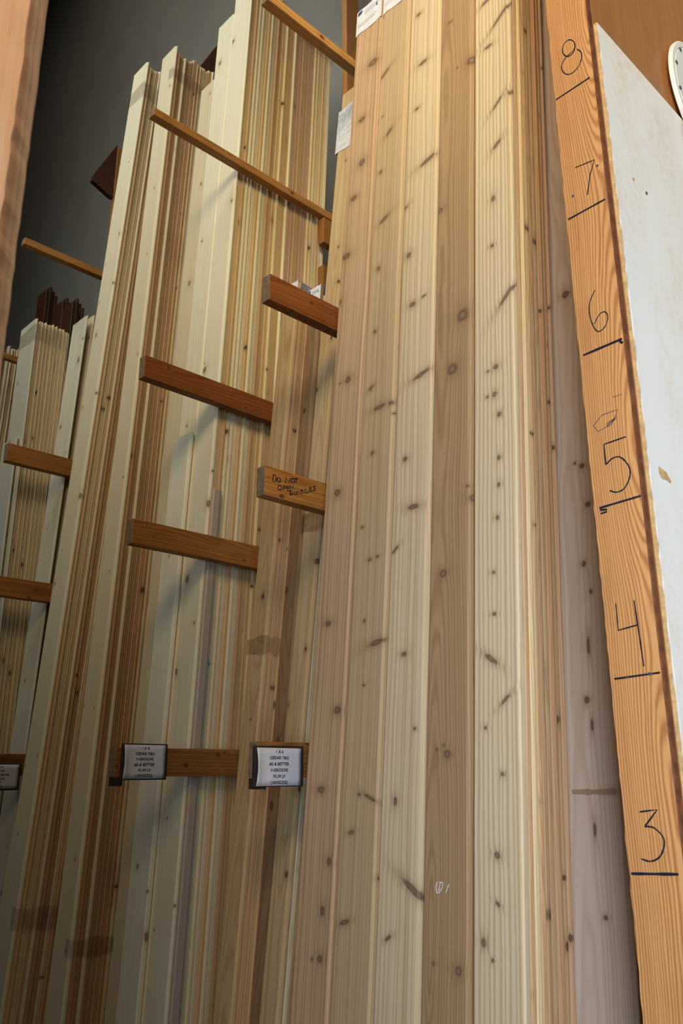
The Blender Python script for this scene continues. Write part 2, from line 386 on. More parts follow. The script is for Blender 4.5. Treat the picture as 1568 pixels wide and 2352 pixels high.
stack('cedar_board', 'edge-on cedar board', 'in the stack beside the numbered measuring post', 'cedar boards stacked beside the measuring post', mxr, .128, M_Y, M_S, A_TOP+.25, 6, CEDARB, (2, 2, 1, 4, 0, 2), pitch=.0195)

# printed end caps on the first two cedar boards
def cap(name, label, xl, xr, y0, s, z0, z1_, off, thick, group, top_at=None, marks=True, dep=None):
    """folded paper over a board end: front flap, top and a short back flap"""
    n = Vector((0, 1, -s)).normalized(); ez = Vector((0, s, 1)).normalized(); ex = Vector((1, 0, 0))
    org = Vector(((xl+xr)/2, y0+s*z1_, z1_))
    w = (xr-xl)/2; h = (z1_-z0)
    bm = bmesh.new()
    d = dep or thick
    prof = [(-.0012, -h), (-.0012, 0.0), (-.0004, .0016), (d+.0004, .0016), (d+.0012, 0), (d+.0012, -h*.8)]
    cols = []
    for k in range(7):
        x = -w+2*w*k/6
        cols.append([bm.verts.new((x, p+(-.0008*math.sin(k*2.1) if p < 0 else 0), q+(.004*math.sin(k*1.3) if j == 0 else 0))) for j, (p, q) in enumerate(prof)])
    for k in range(6):
        for j in range(len(prof)-1): bm.faces.new((cols[k][j], cols[k+1][j], cols[k+1][j+1], cols[k][j+1]))
    me = mesh(name, bm)
    o = link(name, me, PAPER)
    o.matrix_world = Matrix((ex, n, ez)).transposed().to_4x4() if False else Matrix(((1, 0, 0, org.x), (0, n.y, ez.y, org.y), (0, n.z, ez.z, org.z), (0, 0, 0, 1)))
    md = o.modifiers.new('sheet', 'SOLIDIFY'); md.thickness = .0004; md.offset = 1
    tag(o, label, 'label', group)
    if marks:
        bpy.context.view_layer.update()
        def loc(a, b): return o.matrix_world @ Vector((a, -.0028, b))
        blue = bpy.data.materials.get('print_blue') or plain('print_blue', (.06, .09, .25), .6)
        grey = bpy.data.materials.get('print_grey') or plain('print_grey', (.45, .42, .48), .6)
        L = [[(-w*.9, -h*.10), (-w*.55, -h*.10)], [(-w*.9, -h*.16), (-w*.6, -h*.16)]]
        strokes('printed_mark', L, h*.08, loc, -n, blue, o)
        strokes('printed_mark', [[(w*.55, -h*.30), (w*.66, -h*.30)]], h*.10, loc, -n, plain('print_teal', (.03, .20, .26), .6) if 'print_teal' not in bpy.data.materials else bpy.data.materials['print_teal'], o)
        sc = []
        for k in range(6):
            a0 = -w*.35+k*w*.18; sc.append([(a0, -h*.36), (a0+w*.05, -h*.14), (a0+w*.09, -h*.33), (a0+w*.14, -h*.2)])
        strokes('handwriting', sc, .0012, loc, -n, grey, o)
        strokes('printed_mark', [[(-w*.85, -h*.62), (w*.6, -h*.60)], [(-w*.85, -h*.70), (w*.5, -h*.68)]], .0016, loc, -n, grey, o)
    return o
capz = hit(806, 97, p_pl, n_pl).z
cap('paper_end_cap', 'white printed paper folded over the end of the pinkish cedar board', A_edges[0]+.0005, A_edges[1]-.008, A_Y, A_S, capz, A_TOP, 0, T, 'paper caps on cedar ends')
cap('paper_end_cap', 'white printed paper on the end of the dull yellow cedar board', A_edges[1]+.0015, A_edges[2]-.008, A_Y, A_S, capz-.005, A_TOP, 0, T, 'paper caps on cedar ends')

# ---- bay two: the narrow cedar packs between the two signed arms
ws_c = (2, 3, 2, 4, 0, 2)
def face(name, label, xr, w, y0, s, zt, col, mat=CEDARB, **k): return board(name, label, xr, w, y0, s, zt, mat, col, **k)
face('cedar_board', 'narrow straw-coloured cedar board fronting the pack nearest the pine stacks', -2.05, .082, 1.529, .085, 2.79, (.60, .43, .24))
stack('cedar_board', 'narrow edge-on cedar board', 'in the capped pack nearest the pine', 'cedar boards in the capped pack', -2.05, .082, 1.529, .085, 2.765, 4, CEDARB, ws_c, pitch=.0187)
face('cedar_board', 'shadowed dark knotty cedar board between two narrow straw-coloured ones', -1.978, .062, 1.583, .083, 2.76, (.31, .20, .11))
stack('cedar_board', 'narrow edge-on cedar board', 'in the dark middle pack', 'cedar boards in the dark pack', -1.978, .062, 1.583, .083, 2.735, 4, CEDARB, ws_c, pitch=.0187)
face('cedar_board', 'tall narrow cedar board with a grey tape patch, beside the big pinkish board', -1.882, .075, 1.540, .100, 3.66, (.63, .48, .29))
stack('cedar_board', 'narrow edge-on cedar board', 'in the tall taped pack', 'cedar boards in the tall taped pack', -1.882, .075, 1.540, .100, 3.64, 6, CEDARB, (1, 2, 2, 4, 2, 3), pitch=.0190)
cap('paper_end_cap', 'white paper cap on the pack nearest the pine stacks, behind the thick arm', -2.132, -2.046, 1.529, .085, 2.71, 2.793, 0, T, 'paper caps behind the thick arm', dep=.076)
cap('paper_end_cap', 'white paper cap on the dark pack, behind the thick arm', -2.041, -1.972, 1.583, .083, 2.685, 2.763, 0, T, 'paper caps behind the thick arm', dep=.076)

# ---- bay three: tall pale pine stacks
ws_p = (4, 2, 5, 2, 4, 2)
BY, BS, BX = 1.660, .042, -2.53
face('pine_board', 'tall pale pine board at the corner of the deepest pine stack', BX, .125, BY, BS, 4.78, (.86, .80, .62), SPRUCE)
face('pine_board', 'tall pale pine board next to the corner board of the deepest pine stack', BX-.127, .125, BY, BS, 4.60, (.85, .79, .60), SPRUCE)
face('pine_board', 'pale pine board at the far side of the deepest stack, shortest of its three', BX-.254, .124, BY, BS, 4.30, (.72, .62, .42), SPRUCE, off=.012)
face('pine_board', 'clean white pine board with a stepped square top, shorter than its neighbours', BX-.132, .128, BY-.021, BS, 2.37, (.90, .86, .72), SPRUCE)
btop = lambda i: 4.70+(.05 if i < 12 else 0)+(.03 if i % 5 == 0 else 0)-.002*i
stack('pine_board', 'edge-on pine board', 'in the deepest pine stack', 'pine boards of the deepest stack', BX, .125, BY, BS, 4.7, 28, EDGE, ws_p, tops=btop, pitch=.0190)
# short board turned edgeways against the side of that stack
L = 2.10-FLOOR
o = link('pine_board', board_mesh(.036, L, .0155), SPRUCE); tag(o, 'short greyish pine board turned flat against the side of the deepest stack', 'board')
o.color = (.55, .46, .38, 1); o.location = (BX+.0232, BY+BS*FLOOR+.024, FLOOR); o.rotation_euler = (-math.atan(BS), 0, math.radians(90)); o.rotation_mode = 'XYZ'
o.matrix_world = Matrix.Translation(o.location) @ Matrix.Rotation(-math.atan(BS), 4, 'X') @ Matrix.Rotation(math.radians(90), 4, 'Z')
FX, FY, FS = -3.05, 1.585, .041
face('pine_board', 'pale pine board fronting the middle of the three pine stacks', FX, .125, FY, FS, 4.64, (.80, .70, .50), SPRUCE)
ftop = lambda i: 4.60 if i < 5 else 4.62
stack('pine_board', 'edge-on pine board', 'in the middle of the three pine stacks', 'pine boards of the middle stack', FX, .125, FY, FS, 4.6, 13, EDGE, ws_p, tops=ftop)
EX, EY, ES = -3.35, 1.497, .060
face('pine_board', 'pale pine board with a tape band, fronting the leaning stack nearest the spruce bay', EX, .137, EY, ES, 4.76, (.84, .76, .56), SPRUCE)
etop = lambda i: 4.74 if i < 6 else 4.55
stack('pine_board', 'edge-on pine board', 'in the leaning stack nearest the spruce bay', 'pine boards of the leaning stack', EX, .137, EY, ES, 4.7, 14, EDGE, ws_p, tops=etop)

# ---- bay four: wide white spruce
ws_s = (0, 0, 2, 0, 6, 0)
GX, GY, GS = -3.87, 1.547, .002
face('spruce_board', 'wide greyish white spruce board fronting the taped square bundle', GX, .185, GY, GS, 3.315, (.70, .66, .54), SPRUCE, t=.0115)
for i in range(1, 19):
    board('spruce_board', f'edge-on white spruce board, {ORD[i]} from the front of the taped square bundle', GX+random.uniform(-.002, .001), .184, GY, GS, 3.305+random.uniform(-.01, .008), EDGE, jit((.86, .78, .58), .08),
          off=.0025+i*.0097, flip=i % 2 == 0, group='spruce boards of the taped square bundle', t=.0086)
face('spruce_board', 'single wide white spruce plank leaning between the square bundle and the leaning pine stack', -3.705, .152, 1.551+.055, .042, 3.34, (.74, .70, .58), SPRUCE, t=.012)
face('spruce_board', 'cream spruce plank half hidden behind the single leaning plank', -3.712, .14, 1.551+.095, .042, 3.36, (.74, .66, .47), SPRUCE, t=.012)
face('spruce_board', 'short white spruce board standing in front of the square bundle', GX-.03, .155, GY-.018, GS, 2.66, (.72, .68, .58), SPRUCE, t=.0115)
# ---- bay five at the picture edge
for i in range(10):
    board('spruce_board', f'edge-on spruce board, {ORD[i]} from the front of the farthest white stack', -5.06, .13, 1.80, .02, 3.74+random.uniform(-.02, .02), EDGE, jit((.80, .70, .50), .08), off=i*.0175, flip=i % 2 == 0, group='spruce boards of the farthest stack', t=.013)
cap('paper_end_cap', 'bluish white paper cap on a bundle beside the farthest white stack', -5.20, -5.07, 1.74, .02, 3.66, 3.84, 0, T, None, marks=False, dep=.03)
face('spruce_board', 'spruce board under the bluish paper cap', -5.07, .13, 1.74, .02, 3.84, (.7, .6, .42), SPRUCE)

# ---- dark stained boards against the back wall
bn = 0
for (xr, n, zt, y) in ((-5.74, 4, 4.74, 2.36), (-5.42, 3, 4.50, 2.36), (-5.25, 4, 4.42, 2.36)):
    which = ('farthest', 'middle', 'nearest')[bn]; bn += 1
    for i in range(n):
        board('dark_board', f'dark red-brown board, {ORD[i]} from the front of the {which} dark bundle by the back wall', xr, .16, y, 0, zt-(.03*i if i else 0)-.06*(i == 0), EDGE, (.075, .028, .011), off=i*.024, t=.022, group='dark boards by the back wall', flip=i % 2 == 0)

# ---- tape bands
def tape(label, xl, xr, y0, s, za, zb, off, depth, front=True, side=True, mat=None, name='tape_band', group='clear tape bands'):
    n = Vector((0, 1, -s)).normalized(); ez = Vector((0, s, 1)).normalized()
    org = Vector((xl, y0+s*za, za))-n*.0015+n*off
    o = empty_mesh = None
    bm = bmesh.new(); h = (zb-za)*math.sqrt(1+s*s)
    w = xr-xl+.009
    if front: path = [(-.009, .02), (-.009, 0)]+[(w*k/8, 0) for k in range(0, 9)]
    else: path = [(w, 0)] if off else [(w-.04, 0), (w, 0)]
    if side: path += [(w, depth*k/14) for k in range(1, 15)]
    if off: path += [(w-.06, depth)]
    rows = []
    for j in range(4):
        rows.append([bm.verts.new((x+(0.0008*math.sin(i*2.7+j) if i > 9 else 0), y, h*j/3+.004*math.sin(i*.6+j))) for i, (x, y) in enumerate(path)])
    for j in range(3):
        for i in range(len(path)-1): bm.faces.new((rows[j][i], rows[j][i+1], rows[j+1][i+1], rows[j+1][i]))
    o = link(name, mesh(name, bm), mat or TAPE)
    o.matrix_world = Matrix(((1, 0, 0, org.x), (0, n.y, ez.y, org.y), (0, n.z, ez.z, org.z), (0, 0, 0, 1)))
    return tag(o, label, 'tape', group)
tape('clear tape band round the top of the leaning pine stack', EX-.137, EX, EY, ES, 4.52, 4.62, 0, .11)
tape('clear tape band round the top of the middle pine stack', FX-.125, FX, FY, FS, 4.43, 4.50, 0, .20, front=False)
tape('clear tape band round the head of the square spruce bundle', GX-.185, GX, GY, GS, 3.19, 3.28, 0, .185)
tape('grey tape patch on the tall narrow cedar pack', -1.957, -1.882, 1.540, .100, 1.80, 1.87, 0, .10)
tape('clear tape band on the capped cedar pack above its sign', -2.132, -2.05, 1.529, .085, 1.42, 1.475, 0, .07)
tape('shiny whitish plastic wrap at the head of the tall narrow cedar pack', -1.957, -1.882, 1.540, .100, 3.36, 3.58, 0, .10, mat=WRAP)
tape('clear tape band round the head of the deepest pine stack', BX-.02, BX, BY, BS, 4.58, 4.66, .30, .238, front=False)
tape('clear tape low round the leaning pine stack', EX-.137, EX, EY, ES, .50, .58, 0, .25, front=False)
tape('clear tape low round the middle pine stack', FX-.125, FX, FY, FS, .44, .50, 0, .20, front=False)

# ------------------------------------------------------------------ the rack: one frame per bay divider
LV = [1.144, 1.8985, 2.519, 3.600]
AW, AH = .038, .089
POST_Y0, POST_Y1 = 2.42, 2.51
def arm(parent, X, y0, z, h, w, col, y1=POST_Y0, bev=.003):
    me = mesh('arm', box_bm(X-w, X, y0, y1, z-h, z, bev))
    for p in me.polygons:
        pass
    me.transform(Matrix.Translation((-X, -y0, -z)))
    o = link('arm', me, [FIR, ENDG], parent)
    for p in me.polygons:
        if p.normal.y < -.8: p.material_index = 1
    o.location = Vector((X, y0, z))-parent.location; o.color = (*col, 1)
    return o
ARMC = {'red': (.36, .125, .035), 'orange': (.62, .29, .075), 'mid': (.50, .225, .06), 'light': (.78, .46, .17), 'top': (.60, .31, .10), 'dull': (.40, .19, .06)}
cols_ = {1: (-1.7502, 1.396, ['dull', 'orange', 'red', 'light']), 2: (-2.4682, 1.4014, ['dull', 'mid', 'red', 'top']),
         3: (-3.6502, 1.404, ['dull', 'mid', 'mid', 'top']), 4: (-4.90, 1.404, ['dull', 'mid', 'mid', 'top'])}
ARMS = {}
lab4 = {1: 'rack upright with four brown arms beside the wide cedar boards, one arm hand-lettered', 2: 'rack upright with four brown arms, in front of the deepest pine stack',
        3: 'rack upright with brown arms, between the leaning pine stack and the white spruce', 4: 'rack upright with brown arms beyond the white spruce, gusset at its top'}
for k, (X, y0, cs) in cols_.items():
    rk = empty('rack_frame', (X, POST_Y0, FLOOR)); tag(rk, lab4[k], 'rack', 'rack frames dividing the bays')
    me = mesh('post', box_bm(-.018, .02, 0, POST_Y1-POST_Y0, 0, 5.52-FLOOR, .003))
    p = link('post', me, FIRV, rk); p.color = (.48, .24, .085, 1)
    for j, z in enumerate(LV):
        if k == 4 and j == 3: y_ = 1.45
        else: y_ = y0
        if j == 3: a = arm(rk, X, y_-.04, z, .038, .038, ARMC[cs[j]])
        else: a = arm(rk, X, y_, z, AH, AW, ARMC[cs[j]])
        a.name = 'arm'; ARMS[(k, j)] = a
    # gusset plate near the top and a cleat under the top arm
    bm = bmesh.new()
    tri = [(0, 5.55), (0, 5.08), (-.02, 5.08), (-.17, 5.14), (-.17, 5.18)]
    A_ = [bm.verts.new((-.025, y, z-FLOOR)) for y, z in tri]; B_ = [bm.verts.new((.013, y, z-FLOOR)) for y, z in tri]
    bm.faces.new(A_); bm.faces.new(list(reversed(B_)))
    for i in range(5): bm.faces.new((A_[i], A_[(i+1) % 5], B_[(i+1) % 5], B_[i]))
    g = link('gusset', mesh('gusset', bm), FIRV, rk); g.color = (.11, .045, .02, 1)
    c = link('cleat', mesh('cleat', box_bm(-.038, 0, -.14, 0, 3.42-FLOOR, 3.555-FLOOR, .002)), FIRV, rk); c.color = (.42, .2, .06, 1)
    c = link('cleat', mesh('cleat', box_bm(-.038, 0, -.14, 0, 3.10-FLOOR, 3.30-FLOOR, .002)), FIRV, rk); c.color = (.36, .17, .05, 1)
bpy.context.view_layer.update()
# hand-lettered warning on the orange arm
a = ARMS[(1, 1)]; X1 = cols_[1][0]
k8 = .2637
def on_arm(x, y): return at(560+x*k8, 580+y*k8, 0, X1)
LET = [[(255, 1932), (250, 2000), (275, 1995), (283, 1965), (270, 1940), (255, 1932)], arc(303, 1980, 14, 22), [(362, 2010), (365, 1962), (398, 2003), (402, 1965)], arc(425, 1985, 15, 18),
       [(440, 1970), (470, 1970)], [(455, 1970), (452, 2008)], arc(312, 2048, 15, 21), [(342, 2072), (345, 2030), (368, 2035), (368, 2050), (345, 2053)],
       [(400, 2035), (378, 2035), (376, 2075), (400, 2075)], [(376, 2055), (395, 2053)], [(402, 2066), (405, 2030), (425, 2056), (428, 2024)],
       [(400, 2112), (405, 2068), (425, 2075), (405, 2088), (428, 2098), (400, 2118)], [(440, 2078), (438, 2108), (455, 2110), (460, 2075)], [(468, 2108), (470, 2072), (490, 2100), (495, 2065)],
       [(503, 2068), (500, 2105), (522, 2090), (503, 2068)], [(535, 2058), (532, 2097), (560, 2090)], [(590, 2045), (570, 2048), (568, 2083), (595, 2077)], [(570, 2065), (588, 2061)],
       [(622, 2035), (605, 2040), (605, 2052), (622, 2058), (618, 2070), (600, 2073)]]
strokes('hand_lettering', LET, .0031, on_arm, Vector((1, 0, 0)), INK, a)

# ------------------------------------------------------------------ price signs on the lowest arms
def text_mesh(name, body, size, mat, parent, M, align='CENTER', weight=.020):
    cu = bpy.data.curves.new(name, 'FONT'); cu.body = body; cu.size = size; cu.align_x = align; cu.align_y = 'CENTER'; cu.offset = size*weight; cu.fill_mode = 'FRONT'
    tmp = bpy.data.objects.new(name, cu); COL.objects.link(tmp); bpy.context.view_layer.update()
    me = bpy.data.meshes.new_from_object(tmp.evaluated_get(bpy.context.evaluated_depsgraph_get()))
    bpy.data.objects.remove(tmp); bpy.data.curves.remove(cu)
    me.transform(M)
    return link(name, me, mat, parent)
def sign(label, X, u0_, v0_, u1_, v1_, lines, pu0, pv0, pu1, pv1, tilt=0, align='CENTER', txt_y=None, fs=.62, sx=1.0):
    """backing board on the arm's broad side with a curled paper sheet"""
    xb = X+.011
    a0 = at(u0_, v0_, 0, xb); a1 = at(u1_, v1_, 0, xb)
    y0, y1, za, zb = a0.y, a1.y, a1.z, a0.z
    rt_ = empty('price_sign', (X, (y0+y1)/2, (za+zb)/2)); tag(rt_, label, 'sign', 'price signs on the arms')
    rt_.rotation_euler = (math.radians(tilt), 0, 0)
    bpy.context.view_layer.update()
    W, H = (y1-y0), (zb-za)
    link('backing', mesh('backing', box_bm(.0006, .0095, -W/2, W/2, -H/2, H/2, .0015)), DARKP, rt_)
    p0 = at(pu0, pv0, 0, xb); p1 = at(pu1, pv1, 0, xb)
    cy, cz = (y0+y1)/2, (za+zb)/2
    pa, pb, pc, pd = p0.y-cy, p1.y-cy, p1.z-cz, p0.z-cz
    bm = bmesh.new(); N = 12; rows = []
    for i in range(N+1):
        f = i/N; y = pa+(pb-pa)*f
        row = []
        for j in range(7):
            g = j/6; z = pc+(pd-pc)*g
            lift = .0102+.012*max(0, 1-f*4.5)**2*(.4+.6*math.sin(math.pi*g))+.001*math.sin(f*3)
            row.append(bm.verts.new((lift, y, z)))
        rows.append(row)
    for i in range(N):
        for j in range(6): bm.faces.new((rows[i][j], rows[i+1][j], rows[i+1][j+1], rows[i][j+1]))
    me = mesh('paper_sheet', bm)
    for p in me.polygons: p.use_smooth = True
    ps = link('paper_sheet', me, PAPER, rt_)
    md = ps.modifiers.new('sheet', 'SOLIDIFY'); md.thickness = .0003; md.offset = -1
    n = len(lines); step = (pd-pc)/(n+.15)
    for i, tx in enumerate(lines):
        zc = pd-step*(i+.62)
        yc = (pa+pb)/2+(txt_y or 0)
        M = Matrix(((0, 0, 1, .0128), (1*sx, 0, 0, yc), (0, 1, 0, zc), (0, 0, 0, 1)))
        text_mesh('lettering', tx, step*fs, INK, ps, M, align)
    return rt_
sign('price sign lettered 1 X 6 on the arm beside the wide cedar boards', X1, 586, 1712, 697, 1806, ['1 X 6', 'CEDAR T&G', '#2 & BETTER', 'V-GROOVE', '$2.39 LF', '(16VGCD2)'], 588, 1717, 691, 1804, fs=.68, sx=1.12)
sign('price sign lettered 1 X 4 on the arm in front of the deepest pine stack', cols_[2][0], 283, 1707, 382, 1791, ['1 X 4', 'CEDAR T&G', 'V-GROOVE', '#2 & BETTER', '$1.49 LF', '(14VGCD2)'], 285, 1710, 377, 1788, fs=.68, sx=1.12)
sign('price sign mentioning NICKEL groove on the arm beside the white spruce', cols_[3][0], -50, 1753, 43, 1815, ['1 X 6', 'T&G #2', 'EDGE W NICKEL', 'GROOVE', '9 LF', '(16EP2)'], -44, 1756, 39, 1811, fs=.66, sx=1.12)
for X, yy in ((X1, 1.396), (cols_[2][0], 1.4014)):
    o = box('sign_cleat', X-.040, X-.001, yy+.004, yy+.03, LV[0]-AH-.028, LV[0]-AH-.0015, DARKP, None, .001, org=(X-.02, yy+.017, LV[0]-AH-.015))
    tag(o, 'small dark block under the arm end, behind the price sign nearest the ' + ('wide cedar boards' if X == X1 else 'deepest pine stack'), 'block')

# ------------------------------------------------------------------ measuring post at the end of the partition
MP_Y = 1.340
MEAS = wood('measure_fir', (.73, .35, .12), (.44, .165, .05), freq=260, ring=.85, streak=.5, fiber=.35, density=.05, cell=(.1, .5), halo=(.4, .17, .05), tint=False, pith=.02, wave=.05, rough=.55, blotch=.12)
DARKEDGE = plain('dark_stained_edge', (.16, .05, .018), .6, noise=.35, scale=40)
bm = bmesh.new()
mx0, mx1 = -.7255, -.6325; Hm = 5.0
nz = 260; rows = []
rnd = random.Random(3)
for i in range(nz+1):
    z = FLOOR+Hm*i/nz; j0 = rnd.uniform(-.0013, .0011); j1 = rnd.uniform(-.0005, .0005)
    rows.append([bm.verts.new(v) for v in ((mx0+j0, MP_Y, z), (mx1+j1-.002, MP_Y, z), (mx1, MP_Y+.003, z), (mx1, MP_Y+.018, z), (mx0+.001, MP_Y+.018, z))])
for i in range(nz):
    for k in range(5): bm.faces.new((rows[i][k], rows[i][(k+1) % 5], rows[i+1][(k+1) % 5], rows[i+1][k]))
bm.faces.new(rows[-1]); bm.faces.new(list(reversed(rows[0])))
me = mesh('measuring_post', bm)
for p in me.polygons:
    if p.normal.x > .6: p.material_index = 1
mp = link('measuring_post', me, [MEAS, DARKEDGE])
me.transform(Matrix.Translation((.68, -MP_Y, -FLOOR))); mp.location = (-.68, MP_Y, FLOOR)
tag(mp, 'orange fir post hand-marked with foot numbers three to eight beside the white panel', 'post')
bpy.context.view_layer.update()
def px(s, ou, ov): return lambda X, Y: at(ou+X*s, ov+Y*s, 1, MP_Y)
a1_ = px(.26658, 1150, 0); b1 = px(.2985, 1100, 500); b2 = px(.2985, 1100, 1200); b3 = px(.2985, 1100, 1750)
NY = Vector((0, -1, 0))
def ink(nm, lines, w, f): return strokes(nm, lines, w, f, NY, INK, mp)
ink('number_mark', [arc(585, 415, 52, 74, 0, 360, 20, 18), curve_pts([(655, 422), (690, 450), (695, 500), (670, 570), (620, 625), (570, 642), (530, 610), (525, 560), (560, 495), (620, 440), (640, 400)])], .0024, a1_)
ink('foot_line', [[(475, 860), (765, 668)]], .0038, a1_)
ink('number_mark', [[(640, 1445), (805, 1378), (770, 1500), (745, 1680)]], .0025, a1_)
ink('foot_line', [[(580, 1892), (900, 1715)]], .0040, a1_)
ink('number_mark', [curve_pts([(892, 558), (855, 640), (848, 720), (868, 810), (910, 875), (960, 850), (990, 780), (975, 728), (930, 740), (885, 820)])], .0022, b1)
ink('foot_line', [[(800, 1060), (1100, 932)], [(1080, 950), (1105, 965)]], .0048, b1)
ink('number_mark', [[(1130, 1685), (960, 1745), (975, 1900)], curve_pts([(975, 1900), (1030, 1850), (1090, 1845), (1150, 1910), (1160, 1990), (1120, 2080), (1060, 2112), (1005, 2100)])], .0026, b1)
ink('foot_line', [[(925, 2235), (1245, 2140)], [(930, 2250), (985, 2245)], [(935, 2278), (985, 2262)]], .0038, b1)
ink('number_mark', [[(1052, 625), (1070, 830), (1215, 790)], [(1192, 600), (1268, 1108)]], .0026, b2)
ink('foot_line', [[(1040, 1205), (1392, 1155)]], .0032, b2)
ink('number_mark', [[(1235, 385), (1370, 367), (1275, 498)], curve_pts([(1275, 498), (1340, 505), (1410, 570), (1425, 640), (1390, 730), (1320, 765), (1245, 745)])], .0026, b3)
ink('foot_line', [[(1170, 860), (1535, 865)]], .0042, b3)
strokes('pencil_doodle', [[(880, 1600), (945, 1520), (1070, 1475), (1020, 1590), (915, 1645), (880, 1600)], [(978, 1590), (1050, 1540), (985, 1580), (1055, 1550), (980, 1605), (1060, 1530)], [(1030, 1380), (1100, 1360)]], .0014, b1, NY, PENCIL, mp)
def screw(f, X, Y, r=.0032):
    c = f(X, Y); bm = bmesh.new()
    bmesh.ops.create_cone(bm, cap_ends=True, segments=14, radius1=r, radius2=r*.7, depth=.0014, matrix=Matrix.Translation(c+NY*.0006) @ Matrix.Rotation(math.radians(90), 4, 'X'))
    me = mesh('screw', bm); me.transform(mp.matrix_world.inverted()); link('screw', me, STEEL, mp)
screw(a1_, 620, 1690); screw(a1_, 832, 1428); screw(b2, 1138, 1188, .0024); screw(b2, 1312, 1165)

# brown partition behind it, and the white panel screwed to its side
BROWNW = wood('varnished_ply', (.42, .17, .05), (.34, .125, .035), freq=25, ring=.3, streak=.5, density=0, tint=False, blotch=.15, rough=.4)
p = box('wall_right', -.705, -.648, 1.359, 2.60, FLOOR, 6.5, BROWNW); struct(p)
def white_mat():
    mt, t, b = new_mat('white_panel_face')
    P = t.node('ShaderNodeTexCoord').outputs['Object']
    n = t.noise(t.vm('MULTIPLY', P, (1, 4, 2.2)), 1, 5, .62); n2 = t.noise(t.vm('MULTIPLY', P, (1, 70, 45)), 1, 5, .75)
    c = t.mix(t.m('MULTIPLY', t.rng(n, .42, .75, 0, 1), t.rng(n2, .35, .75, .2, 1)), (.89, .815, .71), (.78, .60, .41))
    t.put(b.inputs['Base Color'], c); b.inputs['Roughness'].default_value = .5; return mt
WHITE = white_mat(); PLYEDGE = plain('ply_edge', (.60, .36, .15), .7, noise=.2, scale=80)
pt = at(1370, 48, 0, -.622).z
bm = bmesh.new(); rows = []; nz = 160
for i in range(nz+1):
    z = FLOOR+(pt-FLOOR)*i/nz; j = rnd.uniform(-.0011, .0011)
    rows.append([bm.verts.new(v) for v in ((-.6315, 1.3595, z), (-.6235+j, 1.3595, z), (-.6235, 1.364, z), (-.6235, 2.595, z), (-.6315, 2.595, z))])
for i in range(nz):
    for k in range(5): bm.faces.new((rows[i][k], rows[i][(k+1) % 5], rows[i+1][(k+1) % 5], rows[i+1][k]))
bm.faces.new(rows[-1]); bm.faces.new(list(reversed(rows[0])))
me = mesh('white_panel', bm)
for q in me.polygons:
    q.material_index = 0 if q.normal.x > .9 else 1
wp = link('white_panel', me, [WHITE, PLYEDGE]); tag(wp, 'tall white board with a tan edge standing against the brown wall behind the measuring post', 'panel')
# filler strip so the panel stands against something
struct(box('trim_1', -.6475, -.632, 1.3595, 2.6, FLOOR, 6.5, BROWNW))
def on_w(u, v): return at(u, v, 0, -.6235)
def blob(name, pts, mat, parent):
    bm = bmesh.new(); vs = [bm.verts.new(on_w(*q)+Vector((.0006, 0, 0))) for q in pts]; bm.faces.new(vs); return link(name, mesh(name, bm), mat, parent)
kk = .2985
blob('chipped_spot', [(1100+X*kk, 500+Y*kk) for X, Y in ((1378, 1912), (1405, 1935), (1440, 1960), (1476, 2030), (1468, 2045), (1440, 2020), (1405, 2010), (1382, 1960))], PLYEDGE, wp)
blob('nail_mark', [(1451, 408), (1456, 409), (1457, 414), (1452, 415)], PLYEDGE, wp)
blob('nail_mark', [(1481, 441), (1485, 440), (1487, 446), (1483, 448)], STEEL, wp)

# round flange and ribbed hose on the brown wall
P_ = [at(u, v, 0, -.610) for u, v in ((1547, 170), (1568, 95), (1568, 245))]
(ax, ay), (bx, by), (cx, cy) = [(q.y, q.z) for q in P_]
dd = 2*(ax*(by-cy)+bx*(cy-ay)+cx*(ay-by))
ox = ((ax*ax+ay*ay)*(by-cy)+(bx*bx+by*by)*(cy-ay)+(cx*cx+cy*cy)*(ay-by))/dd
oz = ((ax*ax+ay*ay)*(cx-bx)+(bx*bx+by*by)*(ax-cx)+(cx*cx+cy*cy)*(bx-ax))/dd
rad = math.hypot(ax-ox, ay-oz)
def lathe(name, prof, seg, M, mat, parent=None):
    bm = bmesh.new(); rows = []
    for k in range(seg):
        a = 2*math.pi*k/seg; rows.append([bm.verts.new((r*math.cos(a), r*math.sin(a), z)) for r, z in prof])
    for k in range(seg):
        A, B = rows[k], rows[(k+1) % seg]
        for j in range(len(prof)-1): bm.faces.new((A[j], B[j], B[j+1], A[j+1]))
    bmesh.ops.remove_doubles(bm, verts=bm.verts, dist=1e-6)
    me = mesh(name, bm); me.transform(M)
    for q in me.polygons: q.use_smooth = False
    return link(name, me, mat, parent)
CREAM = plain('cream_enamel', (.78, .74, .64), .4)
fl = empty('duct_flange', (-.6225, ox, oz)); tag(fl, 'round cream flange screwed to the brown wall above the white panel', 'flange')
MX = Matrix.Rotation(math.radians(90), 4, 'Y')
cl = max(.02, min(rad*.6, oz-pt-.012))
lathe('collar', [(0, -.009), (cl, -.009), (cl, .001), (0, .001)], 40, MX, CREAM, fl)
lathe('plate', [(0, .0005), (rad-.004, .0005), (rad, .003), (rad, .010), (rad-.004, .0125), (rad-.016, .0125), (rad-.018, .011), (rad-.020, .0125), (0, .0125)], 64, MX, CREAM, fl)
for k in range(12):
    a = math.radians(15+30*k)
    lathe('screw', [(.0055, .0), (.0055, .002), (.003, .003), (0, .003)], 12, Matrix.Translation((.0125, (rad-.022)*math.cos(a), (rad-.022)*math.sin(a))) @ MX, STEEL, fl)
HOSE = plain('hose_steel', (.11, .10, .085), .4, .3)
hy = at(1557, 330, 0, -.575).y+.15
